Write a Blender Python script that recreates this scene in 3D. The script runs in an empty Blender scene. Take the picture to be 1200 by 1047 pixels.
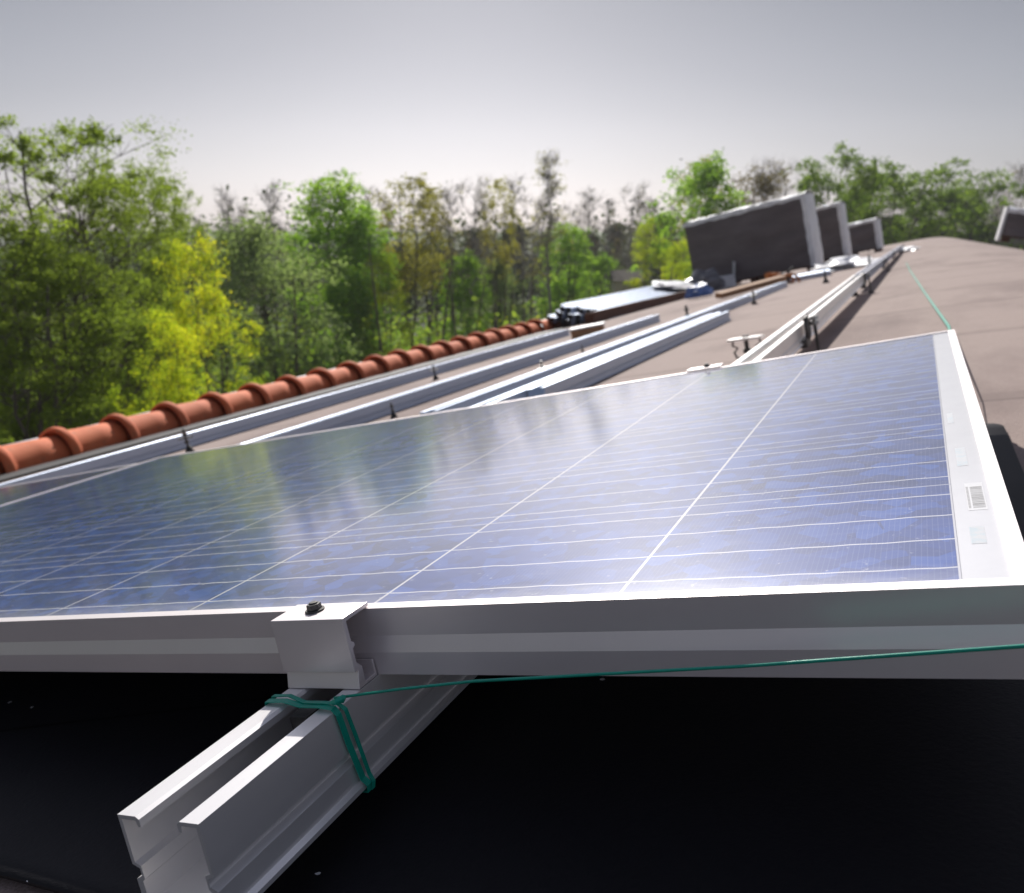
import bpy, math, random
import numpy as np
from mathutils import Vector, Matrix
R = math.radians
scene = bpy.context.scene
col = scene.collection

# ------------------------------------------------------------------ camera
cam_d = bpy.data.cameras.new('camera'); cam = bpy.data.objects.new('camera', cam_d); col.objects.link(cam)
scene.camera = cam
YV = np.array([.4239, -.2287, .8763]); YV /= np.linalg.norm(YV)       # roof length direction, in camera axes
TH = math.atan2(-YV[1], YV[2]); UPV = np.array([0, -math.cos(TH), -math.sin(TH)])
UPV -= UPV @ YV * YV; UPV /= np.linalg.norm(UPV)
W = np.array([np.cross(YV, UPV), YV, UPV])                            # camera (x right, y down, z ahead) -> world
cr, cu, cb = W @ [1, 0, 0], W @ [0, -1, 0], W @ [0, 0, -1]
cam.matrix_world = Matrix(((cr[0], cu[0], cb[0], 0), (cr[1], cu[1], cb[1], 0), (cr[2], cu[2], cb[2], 0), (0, 0, 0, 1)))
F = 990.
cam_d.sensor_width = 36; cam_d.lens = F / 1200 * 36
cam_d.clip_start = .02; cam_d.clip_end = 2000
cam_d.dof.use_dof = True; cam_d.dof.focus_distance = .47; cam_d.dof.aperture_fstop = 13.5

# ------------------------------------------------------------------ light
SUN = Vector((-.42, .78, .585)).normalized()
el = math.asin(SUN.z); az = math.atan2(SUN.x, SUN.y)
world = bpy.data.worlds.new('World'); scene.world = world; world.use_nodes = True
wn = world.node_tree.nodes; wl = world.node_tree.links
bg = wn['Background']
sky = wn.new('ShaderNodeTexSky'); sky.sky_type = 'NISHITA'; sky.sun_disc = False
sky.sun_elevation = el; sky.sun_rotation = az; sky.dust_density = 1.2; sky.air_density = 1.0; sky.ozone_density = 1.0
hs = wn.new('ShaderNodeHueSaturation'); hs.inputs['Saturation'].default_value = .30
wl.new(sky.outputs[0], hs.inputs['Color']); 
tcw = wn.new('ShaderNodeTexCoord'); sxw = wn.new('ShaderNodeSeparateXYZ'); wl.new(tcw.outputs['Generated'], sxw.inputs[0])
rw = wn.new('ShaderNodeValToRGB'); wl.new(sxw.outputs[2], rw.inputs[0])      # thin veil of haze: pale low down, deeper grey above
e = rw.color_ramp.elements; e[0].position = 0; e[0].color = (.63, .625, .675, 1); e[1].position = 1; e[1].color = (.70, .74, .92, 1)
for p_, c_ in ((.10, (.61, .605, .66)), (.23, (.44, .445, .49)), (.31, (.92, .93, 1.06)), (.50, (1.20, 1.22, 1.42))):
    q_ = e.new(p_); q_.color = (*c_, 1)
mw = wn.new('ShaderNodeMix'); mw.data_type = 'RGBA'; mw.blend_type = 'MULTIPLY'; mw.inputs[0].default_value = 1
wl.new(hs.outputs[0], mw.inputs[6]); wl.new(rw.outputs[0], mw.inputs[7]); wl.new(mw.outputs[2], bg.inputs['Color'])
bg.inputs['Strength'].default_value = .070
sd = bpy.data.lights.new('sun', 'SUN'); sun = bpy.data.objects.new('sun', sd); col.objects.link(sun)
sd.energy = 5.0; sd.angle = R(.55); sd.color = (1, .955, .89)
sun.rotation_euler = SUN.to_track_quat('Z', 'Y').to_euler()
scene.view_settings.view_transform = 'Standard'; scene.view_settings.look = 'None'
scene.view_settings.exposure = 0.32; scene.view_settings.gamma = 1
scene.render.engine = 'CYCLES'
scene.cycles.use_denoising = True
scene.cycles.max_bounces = 8; scene.cycles.transparent_max_bounces = 12

# ------------------------------------------------------------------ helpers
def tag(o, label=None, cat=None, group=None, kind=None):
    for k, v in (('label', label), ('category', cat), ('group', group), ('kind', kind)):
        if v: o[k] = v
    return o

def empty(name, loc=(0, 0, 0), rot=None, mat=None, **kw):
    o = bpy.data.objects.new(name, None); col.objects.link(o); o.empty_display_size = .1
    if mat is not None: o.matrix_world = mat
    else:
        o.location = loc
        if rot: o.rotation_euler = rot
    return tag(o, **kw)

class MB:
    def __init__(s): s.v = []; s.f = []
    def add(s, vs, fs):
        n = len(s.v); s.v += [tuple(map(float, p)) for p in vs]; s.f += [tuple(i + n for i in f) for f in fs]
    def box(s, x0, x1, y0, y1, z0, z1, M=None):
        vs = [(x, y, z) for x in (x0, x1) for y in (y0, y1) for z in (z0, z1)]
        if M is not None: vs = [M @ Vector(p) for p in vs]
        s.add(vs, [(0, 1, 3, 2), (4, 6, 7, 5), (0, 4, 5, 1), (2, 3, 7, 6), (0, 2, 6, 4), (1, 5, 7, 3)])
        return s
    def prism_y(s, prof, y0, y1, caps=True, fn=None, seg=1):
        """closed (x, z) outline swept along Y"""
        n = len(prof)
        vs = []
        for k in range(seg + 1):
            y = y0 + (y1 - y0) * k / seg
            for (x, z) in prof:
                dx, dz = fn(y) if fn else (0, 0)
                vs.append((x + dx, y, z + dz))
        fs = [(k * n + i, k * n + (i + 1) % n, (k + 1) * n + (i + 1) % n, (k + 1) * n + i) for k in range(seg) for i in range(n)]
        if caps: fs += [tuple(range(n))[::-1], tuple(seg * n + i for i in range(n))]
        s.add(vs, fs); return s
    def tube(s, pts, rad, n=8, caps=True):
        pts = [Vector(p) for p in pts]
        if not hasattr(rad, '__len__'): rad = [rad] * len(pts)
        vs = []
        for i, p in enumerate(pts):
            d = (pts[min(i + 1, len(pts) - 1)] - pts[max(i - 1, 0)]).normalized()
            a = d.orthogonal().normalized() if i == 0 else (a - a.dot(d) * d).normalized()
            b = d.cross(a)
            vs += [p + rad[i] * (math.cos(t) * a + math.sin(t) * b) for t in [2 * math.pi * k / n for k in range(n)]]
        fs = [(i * n + k, i * n + (k + 1) % n, (i + 1) * n + (k + 1) % n, (i + 1) * n + k) for i in range(len(pts) - 1) for k in range(n)]
        if caps: fs += [tuple(range(n))[::-1], tuple((len(pts) - 1) * n + k for k in range(n))]
        s.add(vs, fs); return s
    def build(s, name, mat, parent=None, smooth=False, bevel=0, **kw):
        me = bpy.data.meshes.new(name); me.from_pydata(s.v, [], s.f); me.validate()
        if mat: me.materials.append(mat)
        if bevel or not smooth:
            import bmesh
            bm = bmesh.new(); bm.from_mesh(me); bmesh.ops.recalc_face_normals(bm, faces=bm.faces); bm.to_mesh(me); bm.free()
        if smooth: me.polygons.foreach_set('use_smooth', [True] * len(me.polygons))
        o = bpy.data.objects.new(name, me); col.objects.link(o)
        if parent: o.parent = parent
        if bevel:
            m = o.modifiers.new('bevel', 'BEVEL'); m.width = bevel; m.segments = 2; m.limit_method = 'ANGLE'; m.angle_limit = R(35)
            me.polygons.foreach_set('use_smooth', [True] * len(me.polygons))
            m2 = o.modifiers.new('wn', 'WEIGHTED_NORMAL')
        return tag(o, **kw)

def copy_tree(o, parent=None):
    c = o.copy(); col.objects.link(c)
    if parent: c.parent = parent
    for ch in o.children: copy_tree(ch, c)
    return c

# material helpers
class NT:
    def __init__(s, name):
        s.m = bpy.data.materials.new(name); s.m.use_nodes = True
        s.n = s.m.node_tree.nodes; s.l = s.m.node_tree.links; s.b = s.n['Principled BSDF']; s.out = s.n['Material Output']
        s.tc = s.n.new('ShaderNodeTexCoord')
    def link(s, a, b): s.l.new(a, b)
    def math(s, op, a, b=None, c=None):
        q = s.n.new('ShaderNodeMath'); q.operation = op
        for i, x in enumerate((a, b, c)):
            if x is None: continue
            if hasattr(x, 'links'): s.l.new(x, q.inputs[i])
            else: q.inputs[i].default_value = x
        return q.outputs[0]
    def noise(s, scale, detail=4, rough=.55, vec=None, stretch=None):
        q = s.n.new('ShaderNodeTexNoise'); q.inputs['Scale'].default_value = scale
        q.inputs['Detail'].default_value = detail; q.inputs['Roughness'].default_value = rough
        v = vec or s.tc.outputs['Object']
        if stretch:
            mp = s.n.new('ShaderNodeMapping'); mp.inputs['Scale'].default_value = stretch; s.l.new(v, mp.inputs[0]); v = mp.outputs[0]
        s.l.new(v, q.inputs['Vector']); return q.outputs['Fac']
    def ramp(s, fac, stops):
        q = s.n.new('ShaderNodeValToRGB'); s.l.new(fac, q.inputs[0]); e = q.color_ramp.elements
        while len(e) < len(stops): e.new(.5)
        for i, (p, c) in enumerate(stops): e[i].position = p; e[i].color = (*c, 1) if len(c) == 3 else c
        return q.outputs[0]
    def mix(s, fac, a, b, mode='MIX'):
        q = s.n.new('ShaderNodeMix'); q.data_type = 'RGBA'; q.blend_type = mode
        for i, x in ((0, fac), (6, a), (7, b)):
            if hasattr(x, 'links'): s.l.new(x, q.inputs[i])
            else: q.inputs[i].default_value = x if i == 0 else (*x, 1)
        return q.outputs[2]
    def bump(s, h, strength, dist=.01):
        q = s.n.new('ShaderNodeBump'); q.inputs['Strength'].default_value = strength; q.inputs['Distance'].default_value = dist
        s.l.new(h, q.inputs['Height']); s.l.new(q.outputs[0], s.b.inputs['Normal']); return q
    def set(s, **k):
        for a, x in k.items():
            i = s.b.inputs[a.replace('_', ' ')]
            if hasattr(x, 'links'): s.l.new(x, i)
            else: i.default_value = (*x, 1) if isinstance(x, tuple) and len(x) == 3 else x
        return s

def plain(name, c1, c2=None, scale=20, rough=.6, metal=0, bump=.1, bd=.002, stretch=None, **k):
    t = NT(name); c2 = c2 or tuple(x * .75 for x in c1)
    n = t.noise(scale, 5, .6, stretch=stretch)
    t.set(Base_Color=t.ramp(n, [(.3, c2), (.7, c1)]), Roughness=rough, Metallic=metal)
    if bump: t.bump(n, bump, bd)
    if k: t.set(**k)
    return t.m

M = {}
# aluminium: brushed along its length, with faint smears
def alu(name, c, rough, streak=(60, 1, 60), s2=.14, metal=.66):
    t = NT(name)
    n = t.noise(14, 4, .6, stretch=streak); n2 = t.noise(9, 4, .6)
    t.set(Base_Color=t.mix(n2, tuple(x * .86 for x in c), c), Metallic=metal)
    t.link(t.math('MULTIPLY_ADD', n, s2, rough), t.b.inputs['Roughness'])
    t.bump(n, .03, .0004)
    return t.m
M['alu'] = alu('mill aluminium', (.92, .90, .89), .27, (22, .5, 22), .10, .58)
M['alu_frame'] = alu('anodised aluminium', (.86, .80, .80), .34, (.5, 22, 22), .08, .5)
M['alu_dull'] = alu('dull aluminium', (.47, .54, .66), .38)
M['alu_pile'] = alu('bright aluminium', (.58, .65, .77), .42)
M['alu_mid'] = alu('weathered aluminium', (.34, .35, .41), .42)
M['steel_dark'] = plain('weathered steel', (.13, .125, .12), (.045, .045, .045), 60, .5, .7)
M['steel'] = plain('zinc steel', (.5, .5, .5), (.35, .35, .35), 80, .35, 1)
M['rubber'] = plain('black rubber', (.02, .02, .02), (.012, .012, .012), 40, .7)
M['teal'] = plain('teal polypropylene tape', (.0, .36, .25), (.0, .27, .19), 60, .38, 0, .2, .0004, stretch=(1, 12, 1))
M['timber'] = plain('brown timber', (.13, .055, .03), (.05, .02, .012), 7, .8, 0, .3, .004, stretch=(8, .5, 8))
M['timber_pale'] = plain('pale timber', (.42, .25, .13), (.25, .13, .07), 7, .8, 0, .3, .004, stretch=(8, .6, 8))
M['pack'] = plain('dark brown panel pack', (.15, .122, .128), (.075, .060, .064), 2.0, .36, 0, .6, .03, stretch=(.8, 1, 2.2))
M['film'] = plain('white stretch film', (.88, .88, .89), (.6, .6, .62), 16, .35, 0, .6, .01, stretch=(1, 1, .4))
M['greybag'] = plain('grey plastic sheeting', (.20, .20, .22), (.06, .06, .07), 6, .3, 0, .8, .03)
M['blue'] = plain('blue woven plastic', (.10, .20, .48), (.05, .09, .25), 8, .5, 0, .4, .02)
M['orange'] = plain('orange webbing', (.55, .20, .03), (.30, .09, .02), 20, .7)
M['wall'] = plain('pale render', (.45, .42, .38), (.36, .34, .30), 3, .9)
M['flash'] = plain('white coated flashing', (.62, .63, .65), (.42, .43, .45), 5, .45, 0, .15, .004, stretch=(3, .6, 3))

def terracotta():
    t = NT('terracotta'); n = t.noise(7, 6, .65); n2 = t.noise(55, 4, .7)
    info = t.n.new('ShaderNodeObjectInfo')
    c = t.ramp(n, [(.28, (.33, .068, .024)), (.45, (.57, .130, .045)), (.75, (.62, .190, .078))])
    c = t.mix(t.math('MULTIPLY', info.outputs['Random'], .35), c, (.34, .10, .055))
    c = t.mix(t.math('MULTIPLY', t.math('GREATER_THAN', n2, .63), .35), c, (.16, .09, .06))
    n3 = t.noise(16, 6, .75); c = t.mix(t.ramp(n3, [(.58, (0, 0, 0)), (.68, (.55, .55, .55))]), c, (.12, .10, .07))
    t.set(Base_Color=c, Roughness=.8, Specular_IOR_Level=.25); t.bump(n2, .35, .003); return t.m
M['tile'] = terracotta()

def roof_mat():
    t = NT('mineral felt'); P = t.tc.outputs['Object']
    sx = t.n.new('ShaderNodeSeparateXYZ'); t.link(P, sx.inputs[0]); X, Y = sx.outputs[0], sx.outputs[1]
    g = t.noise(420, 3, .7); big = t.noise(.8, 5, .6); st = t.noise(2.2, 6, .65, stretch=(1, .35, 1))
    c = t.ramp(g, [(.25, (.14, .103, .090)), (.5, (.285, .222, .198)), (.8, (.49, .42, .385))])
    c = t.mix(t.math('MULTIPLY', big, .55), c, (.27, .212, .197))
    c = t.mix(t.ramp(st, [(.48, (0, 0, 0)), (.70, (.62, .62, .62))]), c, (.12, .085, .08))
    # felt sheets laid across the roof every metre: a lap line with bitumen bleed, wandering a little
    wob = t.math('MULTIPLY', t.noise(1.3, 3, .5), .10)
    yy = t.math('ADD', t.math('ADD', Y, wob), .42)
    fr = t.math('FRACT', yy)
    lap = t.math('LESS_THAN', fr, .010)
    band = t.math('LESS_THAN', fr, .07)
    c = t.mix(t.math('MULTIPLY', band, .22), c, (.10, .07, .065))
    c = t.mix(t.math('MULTIPLY', lap, .45), c, (.06, .045, .042))
    grit = t.n.new('ShaderNodeTexVoronoi'); grit.inputs['Scale'].default_value = 26; t.link(P, grit.inputs['Vector'])
    sel = t.math('LESS_THAN', grit.outputs['Distance'], .055)
    csep = t.n.new('ShaderNodeSeparateColor'); t.link(grit.outputs['Color'], csep.inputs[0])
    sel = t.math('MULTIPLY', sel, t.math('GREATER_THAN', csep.outputs[0], .78))
    c = t.mix(sel, c, (.75, .74, .72))
    t.set(Base_Color=c, Roughness=.92, Specular_IOR_Level=.25)
    h = t.math('ADD', t.math('MULTIPLY', g, .3), t.math('MULTIPLY', t.math('LESS_THAN', fr, .5), 0))
    h = t.math('ADD', h, t.math('MULTIPLY', band, .8))
    t.bump(h, .6, .004); return t.m
M['roof'] = roof_mat()

PITCH = .158
def cell_mat():
    """polycrystalline cells: gaps and ribbons laid out in the panel's own metres (x = -u, y = v)"""
    t = NT('solar cells under glass'); P = t.tc.outputs['Object']
    sx = t.n.new('ShaderNodeSeparateXYZ'); t.link(P, sx.inputs[0]); X, Y = sx.outputs[0], sx.outputs[1]
    nx = t.math('MULTIPLY', X, -1)
    cu_ = t.math('DIVIDE', nx, PITCH); cv = t.math('DIVIDE', Y, PITCH)
    fu = t.math('FRACT', cu_); fv = t.math('FRACT', cv)
    gapu = t.math('LESS_THAN', t.math('PINGPONG', cu_, .5), .0060)
    gapv = t.math('LESS_THAN', t.math('PINGPONG', cv, .5), .0052)
    # soldered ribbons kink a little from cell to cell
    wv = t.math('MULTIPLY', t.math('SINE', t.math('MULTIPLY', nx, 2 * math.pi / .027)), .0022)
    wv = t.math('ADD', wv, t.math('MULTIPLY', t.noise(26, 2, .5, stretch=(1, .3, 1)), .016))
    rb = t.math('PINGPONG', t.math('SUBTRACT', t.math('MULTIPLY', t.math('ADD', cv, wv), 4), .5), .5)
    ribbon = t.math('LESS_THAN', rb, .0155)
    fing = t.math('LESS_THAN', t.math('FRACT', t.math('DIVIDE', nx, .0026)), .16)
    vo = t.n.new('ShaderNodeTexVoronoi'); vo.inputs['Scale'].default_value = 75; t.link(P, vo.inputs['Vector'])
    sep = t.n.new('ShaderNodeSeparateColor'); t.link(vo.outputs['Color'], sep.inputs[0])
    c = t.ramp(sep.outputs[0], [(0, (.002, .016, .105)), (.6, (.004, .034, .20)), (1, (.012, .075, .34))])
    wn_ = t.n.new('ShaderNodeTexWhiteNoise'); wn_.noise_dimensions = '2D'
    cb_ = t.n.new('ShaderNodeCombineXYZ'); t.link(t.math('FLOOR', cu_), cb_.inputs[0]); t.link(t.math('FLOOR', cv), cb_.inputs[1]); t.link(cb_.outputs[0], wn_.inputs['Vector'])
    c = t.mix(t.math('MULTIPLY', wn_.outputs['Value'], .35), c, (.008, .045, .27))
    c = t.mix(t.math('MULTIPLY', fing, .13), c, (.30, .36, .50))
    c = t.mix(ribbon, c, (.62, .62, .66))
    c = t.mix(gapu, c, (.56, .55, .58)); c = t.mix(gapv, c, (.35, .36, .45))
    # dust film and dried spots on the glass
    d1 = t.noise(5, 6, .7); d2 = t.noise(210, 3, .6); d3 = t.noise(38, 5, .7, stretch=(1, 3, 1))
    dust = t.math('ADD', t.math('MULTIPLY', t.ramp(d2, [(.66, (0, 0, 0)), (.74, (1, 1, 1))]), .45), t.math('MULTIPLY', t.ramp(d3, [(.50, (0, 0, 0)), (.85, (1, 1, 1))]), .10))
    edge = t.math('MULTIPLY', t.math('SUBTRACT', 1, t.math('MINIMUM', t.math('MULTIPLY', Y, 40), 1)), t.math('MULTIPLY', d3, .7))
    c = t.mix(t.math('ADD', edge, t.math('MULTIPLY_ADD', d1, .03, dust)), c, (.50, .50, .56))
    t.set(Base_Color=c, Roughness=.31, Specular_IOR_Level=.24, Coat_Weight=1.0, Coat_IOR=1.52)
    t.link(t.math('MULTIPLY_ADD', d3, .10, .045), t.b.inputs['Coat Roughness'])
    bn = t.n.new('ShaderNodeBump'); bn.inputs['Strength'].default_value = .08; bn.inputs['Distance'].default_value = .002
    t.link(t.noise(9, 3, .5), bn.inputs['Height']); t.link(bn.outputs[0], t.b.inputs['Coat Normal'])
    return t.m
M['cells'] = cell_mat()
t = NT('white backsheet under glass'); t.set(Base_Color=t.mix(t.noise(30, 5, .7), (.44, .44, .47), (.54, .54, .56)), Roughness=.5, Coat_Weight=1.0, Coat_Roughness=.08); M['back'] = t.m

# ------------------------------------------------------------------ the roof's own shape (camera stands at z = 0)
H0, XC, WR, SL, PT = .19, .8, .5, .22, .006
GZ = -6.0
def prof(x, y): return -(H0 + SL * (math.sqrt((x - XC) ** 2 + WR * WR) - WR)) - PT * y
def slope(x): return SL * (XC - x) / math.sqrt((x - XC) ** 2 + WR * WR)
def ray(px, py):
    d = W @ np.array([px - 600, py - 523.5, F]); return d / np.linalg.norm(d)
def ground(px, py, off=0):
    d = ray(px, py); t_ = .05; last = .05
    while t_ < 80:
        if d[2] * t_ < prof(d[0] * t_, d[1] * t_) + off:
            a, b = last, t_
            for _ in range(40):
                m = (a + b) / 2
                if d[2] * m < prof(d[0] * m, d[1] * m) + off: b = m
                else: a = m
            return Vector(d * b)
        last = t_; t_ *= 1.02
    raise ValueError((px, py))
def at_x(px, py, x): d = ray(px, py); return Vector(d * x / d[0])
def at_dist(px, dist, py=265.):
    d = ray(px, py); h = math.hypot(d[0], d[1]); return Vector(d * dist / h)

XL, XR, Y0, Y1 = -3.72, 6.0, -4.0, 38.0
bld = empty('warehouse_building', (0, 0, GZ), label='low arched warehouse roof of pinkish brown mineral felt running into the distance', cat='building')
m = MB(); nx, ny = 60, 84
vs = []
for j in range(ny + 1):
    for i in range(nx + 1):
        x = XL + .2 + (XR - XL - .4) * i / nx; y = Y0 + (Y1 - Y0) * j / ny
        vs.append((x, y, prof(x, y) - GZ + .0015 * math.sin(x * 3.1 + y * 1.7) * math.sin(y * 2.3)))
m.add(vs, [(j * (nx + 1) + i, j * (nx + 1) + i + 1, (j + 1) * (nx + 1) + i + 1, (j + 1) * (nx + 1) + i) for j in range(ny) for i in range(nx)])
roof = m.build('roof', M['roof'], bld, smooth=True)
m = MB()
def eave(x, y): return prof(x, y) - GZ
for (xa, xb) in ((XL + .02, XL + .2), (XR - .2, XR - .02)):
    xm = (xa + xb) / 2
    m.add([(xa, Y0, 0), (xb, Y0, 0), (xb, Y0, eave(xm, Y0) - .04), (xa, Y0, eave(xm, Y0) - .04), (xa, Y1, 0), (xb, Y1, 0), (xb, Y1, eave(xm, Y1) - .04), (xa, Y1, eave(xm, Y1) - .04)],
          [(0, 1, 2, 3), (4, 7, 6, 5), (0, 3, 7, 4), (1, 5, 6, 2), (3, 2, 6, 7), (0, 4, 5, 1)])
for yy, yb in ((Y0, Y0 + .2), (Y1 - .2, Y1 - .01)):
    n = 24; xs = [XL + .23 + (XR - XL - .46) * i / n for i in range(n + 1)]
    top = [eave(x, yb) - .03 for x in xs]
    v_ = [(x, yy, 0) for x in xs] + [(x, yy, z) for x, z in zip(xs, top)] + [(x, yb, 0) for x in xs] + [(x, yb, z) for x, z in zip(xs, top)]
    N = n + 1
    f_ = []
    for i in range(n):
        f_ += [(i, i + 1, N + i + 1, N + i), (2 * N + i, 3 * N + i, 3 * N + i + 1, 2 * N + i + 1), (N + i, N + i + 1, 3 * N + i + 1, 3 * N + i)]
    m.add(v_, f_)
m.build('wall', M['wall'], bld)
m = MB()   # white flashing outside the tile ridge
zf = lambda y: prof(-3.4, y) - GZ
P0 = [(-3.62, .010), (-3.86, .010), (-3.86, -.16), (-3.845, -.16), (-3.845, -.005), (-3.62, -.005)]
for a in np.arange(Y0, 11.9, 2.0):
    y0_, y1_ = a, a + 2.0 - .004
    m.add([(x, y_, zf(y_) + z) for y_ in (y0_, y1_) for x, z in P0], [(i, (i + 1) % 6, 6 + (i + 1) % 6, 6 + i) for i in range(6)] + [(5, 4, 3, 2, 1, 0), (6, 7, 8, 9, 10, 11)])
m.build('flashing', M['flash'], bld)
m = MB()   # dark kerb board under the tiles
for a in np.arange(Y0, Y1 - .5, 3.0):
    y0_, y1_ = a, min(a + 2.99, Y1)
    P1 = [(-3.43, -.05), (-3.60, -.05), (-3.60, .008), (-3.43, .008)]
    m.add([(x, y_, zf(y_) + z) for y_ in (y0_, y1_) for x, z in P1], [(i, (i + 1) % 4, 4 + (i + 1) % 4, 4 + i) for i in range(4)] + [(3, 2, 1, 0), (4, 5, 6, 7)])
m.build('kerb_board', M['timber'], bld)
m = MB()  # black strip standing in for the shadow the tiles cast on the felt
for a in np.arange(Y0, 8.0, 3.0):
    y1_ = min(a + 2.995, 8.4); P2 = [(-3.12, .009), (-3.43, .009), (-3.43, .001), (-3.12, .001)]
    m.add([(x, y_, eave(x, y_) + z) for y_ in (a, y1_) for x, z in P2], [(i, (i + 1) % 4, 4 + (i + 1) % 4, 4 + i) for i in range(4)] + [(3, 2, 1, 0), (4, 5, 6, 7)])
m.build('tile_shadow_strip', M['rubber'], bld)

def darkening_sheet(second=False):  # black sheet put in for the deep shade beneath the near panel
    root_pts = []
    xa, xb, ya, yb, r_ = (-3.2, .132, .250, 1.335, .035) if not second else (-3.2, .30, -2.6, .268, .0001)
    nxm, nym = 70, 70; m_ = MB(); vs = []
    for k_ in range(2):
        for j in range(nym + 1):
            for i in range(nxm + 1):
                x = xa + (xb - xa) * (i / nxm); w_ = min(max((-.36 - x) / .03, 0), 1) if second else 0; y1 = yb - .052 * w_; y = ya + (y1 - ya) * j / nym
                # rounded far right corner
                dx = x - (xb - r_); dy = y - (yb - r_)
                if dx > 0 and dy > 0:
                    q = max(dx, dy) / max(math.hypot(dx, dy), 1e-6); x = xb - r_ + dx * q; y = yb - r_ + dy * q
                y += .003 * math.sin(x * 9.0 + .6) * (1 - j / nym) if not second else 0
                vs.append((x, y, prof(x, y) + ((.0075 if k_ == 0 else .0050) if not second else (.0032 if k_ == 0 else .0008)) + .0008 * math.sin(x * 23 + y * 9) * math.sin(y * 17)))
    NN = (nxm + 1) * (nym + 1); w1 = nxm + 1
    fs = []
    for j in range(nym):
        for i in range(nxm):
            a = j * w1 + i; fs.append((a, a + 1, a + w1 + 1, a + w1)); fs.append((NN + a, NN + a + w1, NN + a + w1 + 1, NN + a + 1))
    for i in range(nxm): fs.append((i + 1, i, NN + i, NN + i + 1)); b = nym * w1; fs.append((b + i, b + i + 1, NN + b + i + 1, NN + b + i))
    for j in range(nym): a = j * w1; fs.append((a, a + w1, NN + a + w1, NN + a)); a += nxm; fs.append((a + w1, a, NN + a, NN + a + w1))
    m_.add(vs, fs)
    t = NT('black shade sheet'); P = t.tc.outputs['Object']
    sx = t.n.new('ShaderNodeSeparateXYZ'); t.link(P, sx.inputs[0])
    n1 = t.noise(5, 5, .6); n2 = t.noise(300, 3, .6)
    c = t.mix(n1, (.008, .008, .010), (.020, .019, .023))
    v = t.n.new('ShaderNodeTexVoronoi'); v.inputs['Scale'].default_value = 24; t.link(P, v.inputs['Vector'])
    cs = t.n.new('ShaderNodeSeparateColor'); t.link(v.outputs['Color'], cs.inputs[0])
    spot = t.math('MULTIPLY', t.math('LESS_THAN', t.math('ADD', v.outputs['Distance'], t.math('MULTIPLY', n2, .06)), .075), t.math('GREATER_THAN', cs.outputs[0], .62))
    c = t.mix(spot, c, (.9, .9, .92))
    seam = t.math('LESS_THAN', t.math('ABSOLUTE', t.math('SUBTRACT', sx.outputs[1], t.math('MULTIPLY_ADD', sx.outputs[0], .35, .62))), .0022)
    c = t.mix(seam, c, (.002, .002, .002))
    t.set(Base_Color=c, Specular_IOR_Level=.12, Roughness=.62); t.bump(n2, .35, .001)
    return m_.build('shade_sheet', t.m, None, smooth=True, label='black sheet added on the felt roof to deepen shade beneath the near panel' if not second else 'second black sheet added to darken reflections, tucked under the first, nearest the camera', cat='shade sheet')
darkening_sheet(); darkening_sheet(True)  # second sheet is added, mostly out of view, to darken frame and rail reflections

# ------------------------------------------------------------------ ground outside
def ground_mat():
    t = NT('woodland floor'); n = t.noise(.35, 6, .65); n2 = t.noise(6, 5, .7)
    c = t.ramp(n, [(.3, (.030, .045, .014)), (.5, (.055, .085, .020)), (.7, (.10, .075, .045))])
    c = t.mix(t.math('MULTIPLY', n2, .5), c, (.05, .075, .02)); t.set(Base_Color=c, Roughness=.95); t.bump(n2, .8, .1); return t.m
M['floor'] = ground_mat()
m = MB(); N = 60; S = 900
vs = []
for j in range(N + 1):
    for i in range(N + 1):
        a = (i / N * 2 - 1); b = (j / N * 2 - 1)
        x = S * a * abs(a) ** 1.5; y = S * b * abs(b) ** 1.5
        dd = math.hypot(x, y)
        vs.append((x, y, GZ - .02 + (.35 * math.sin(x * .11) * math.cos(y * .09) if dd > 25 else 0)))
m.add(vs, [(j * (N + 1) + i, j * (N + 1) + i + 1, (j + 1) * (N + 1) + i + 1, (j + 1) * (N + 1) + i) for j in range(N) for i in range(N)])
m.build('ground', M['floor'], None, smooth=True, kind='structure')

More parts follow.
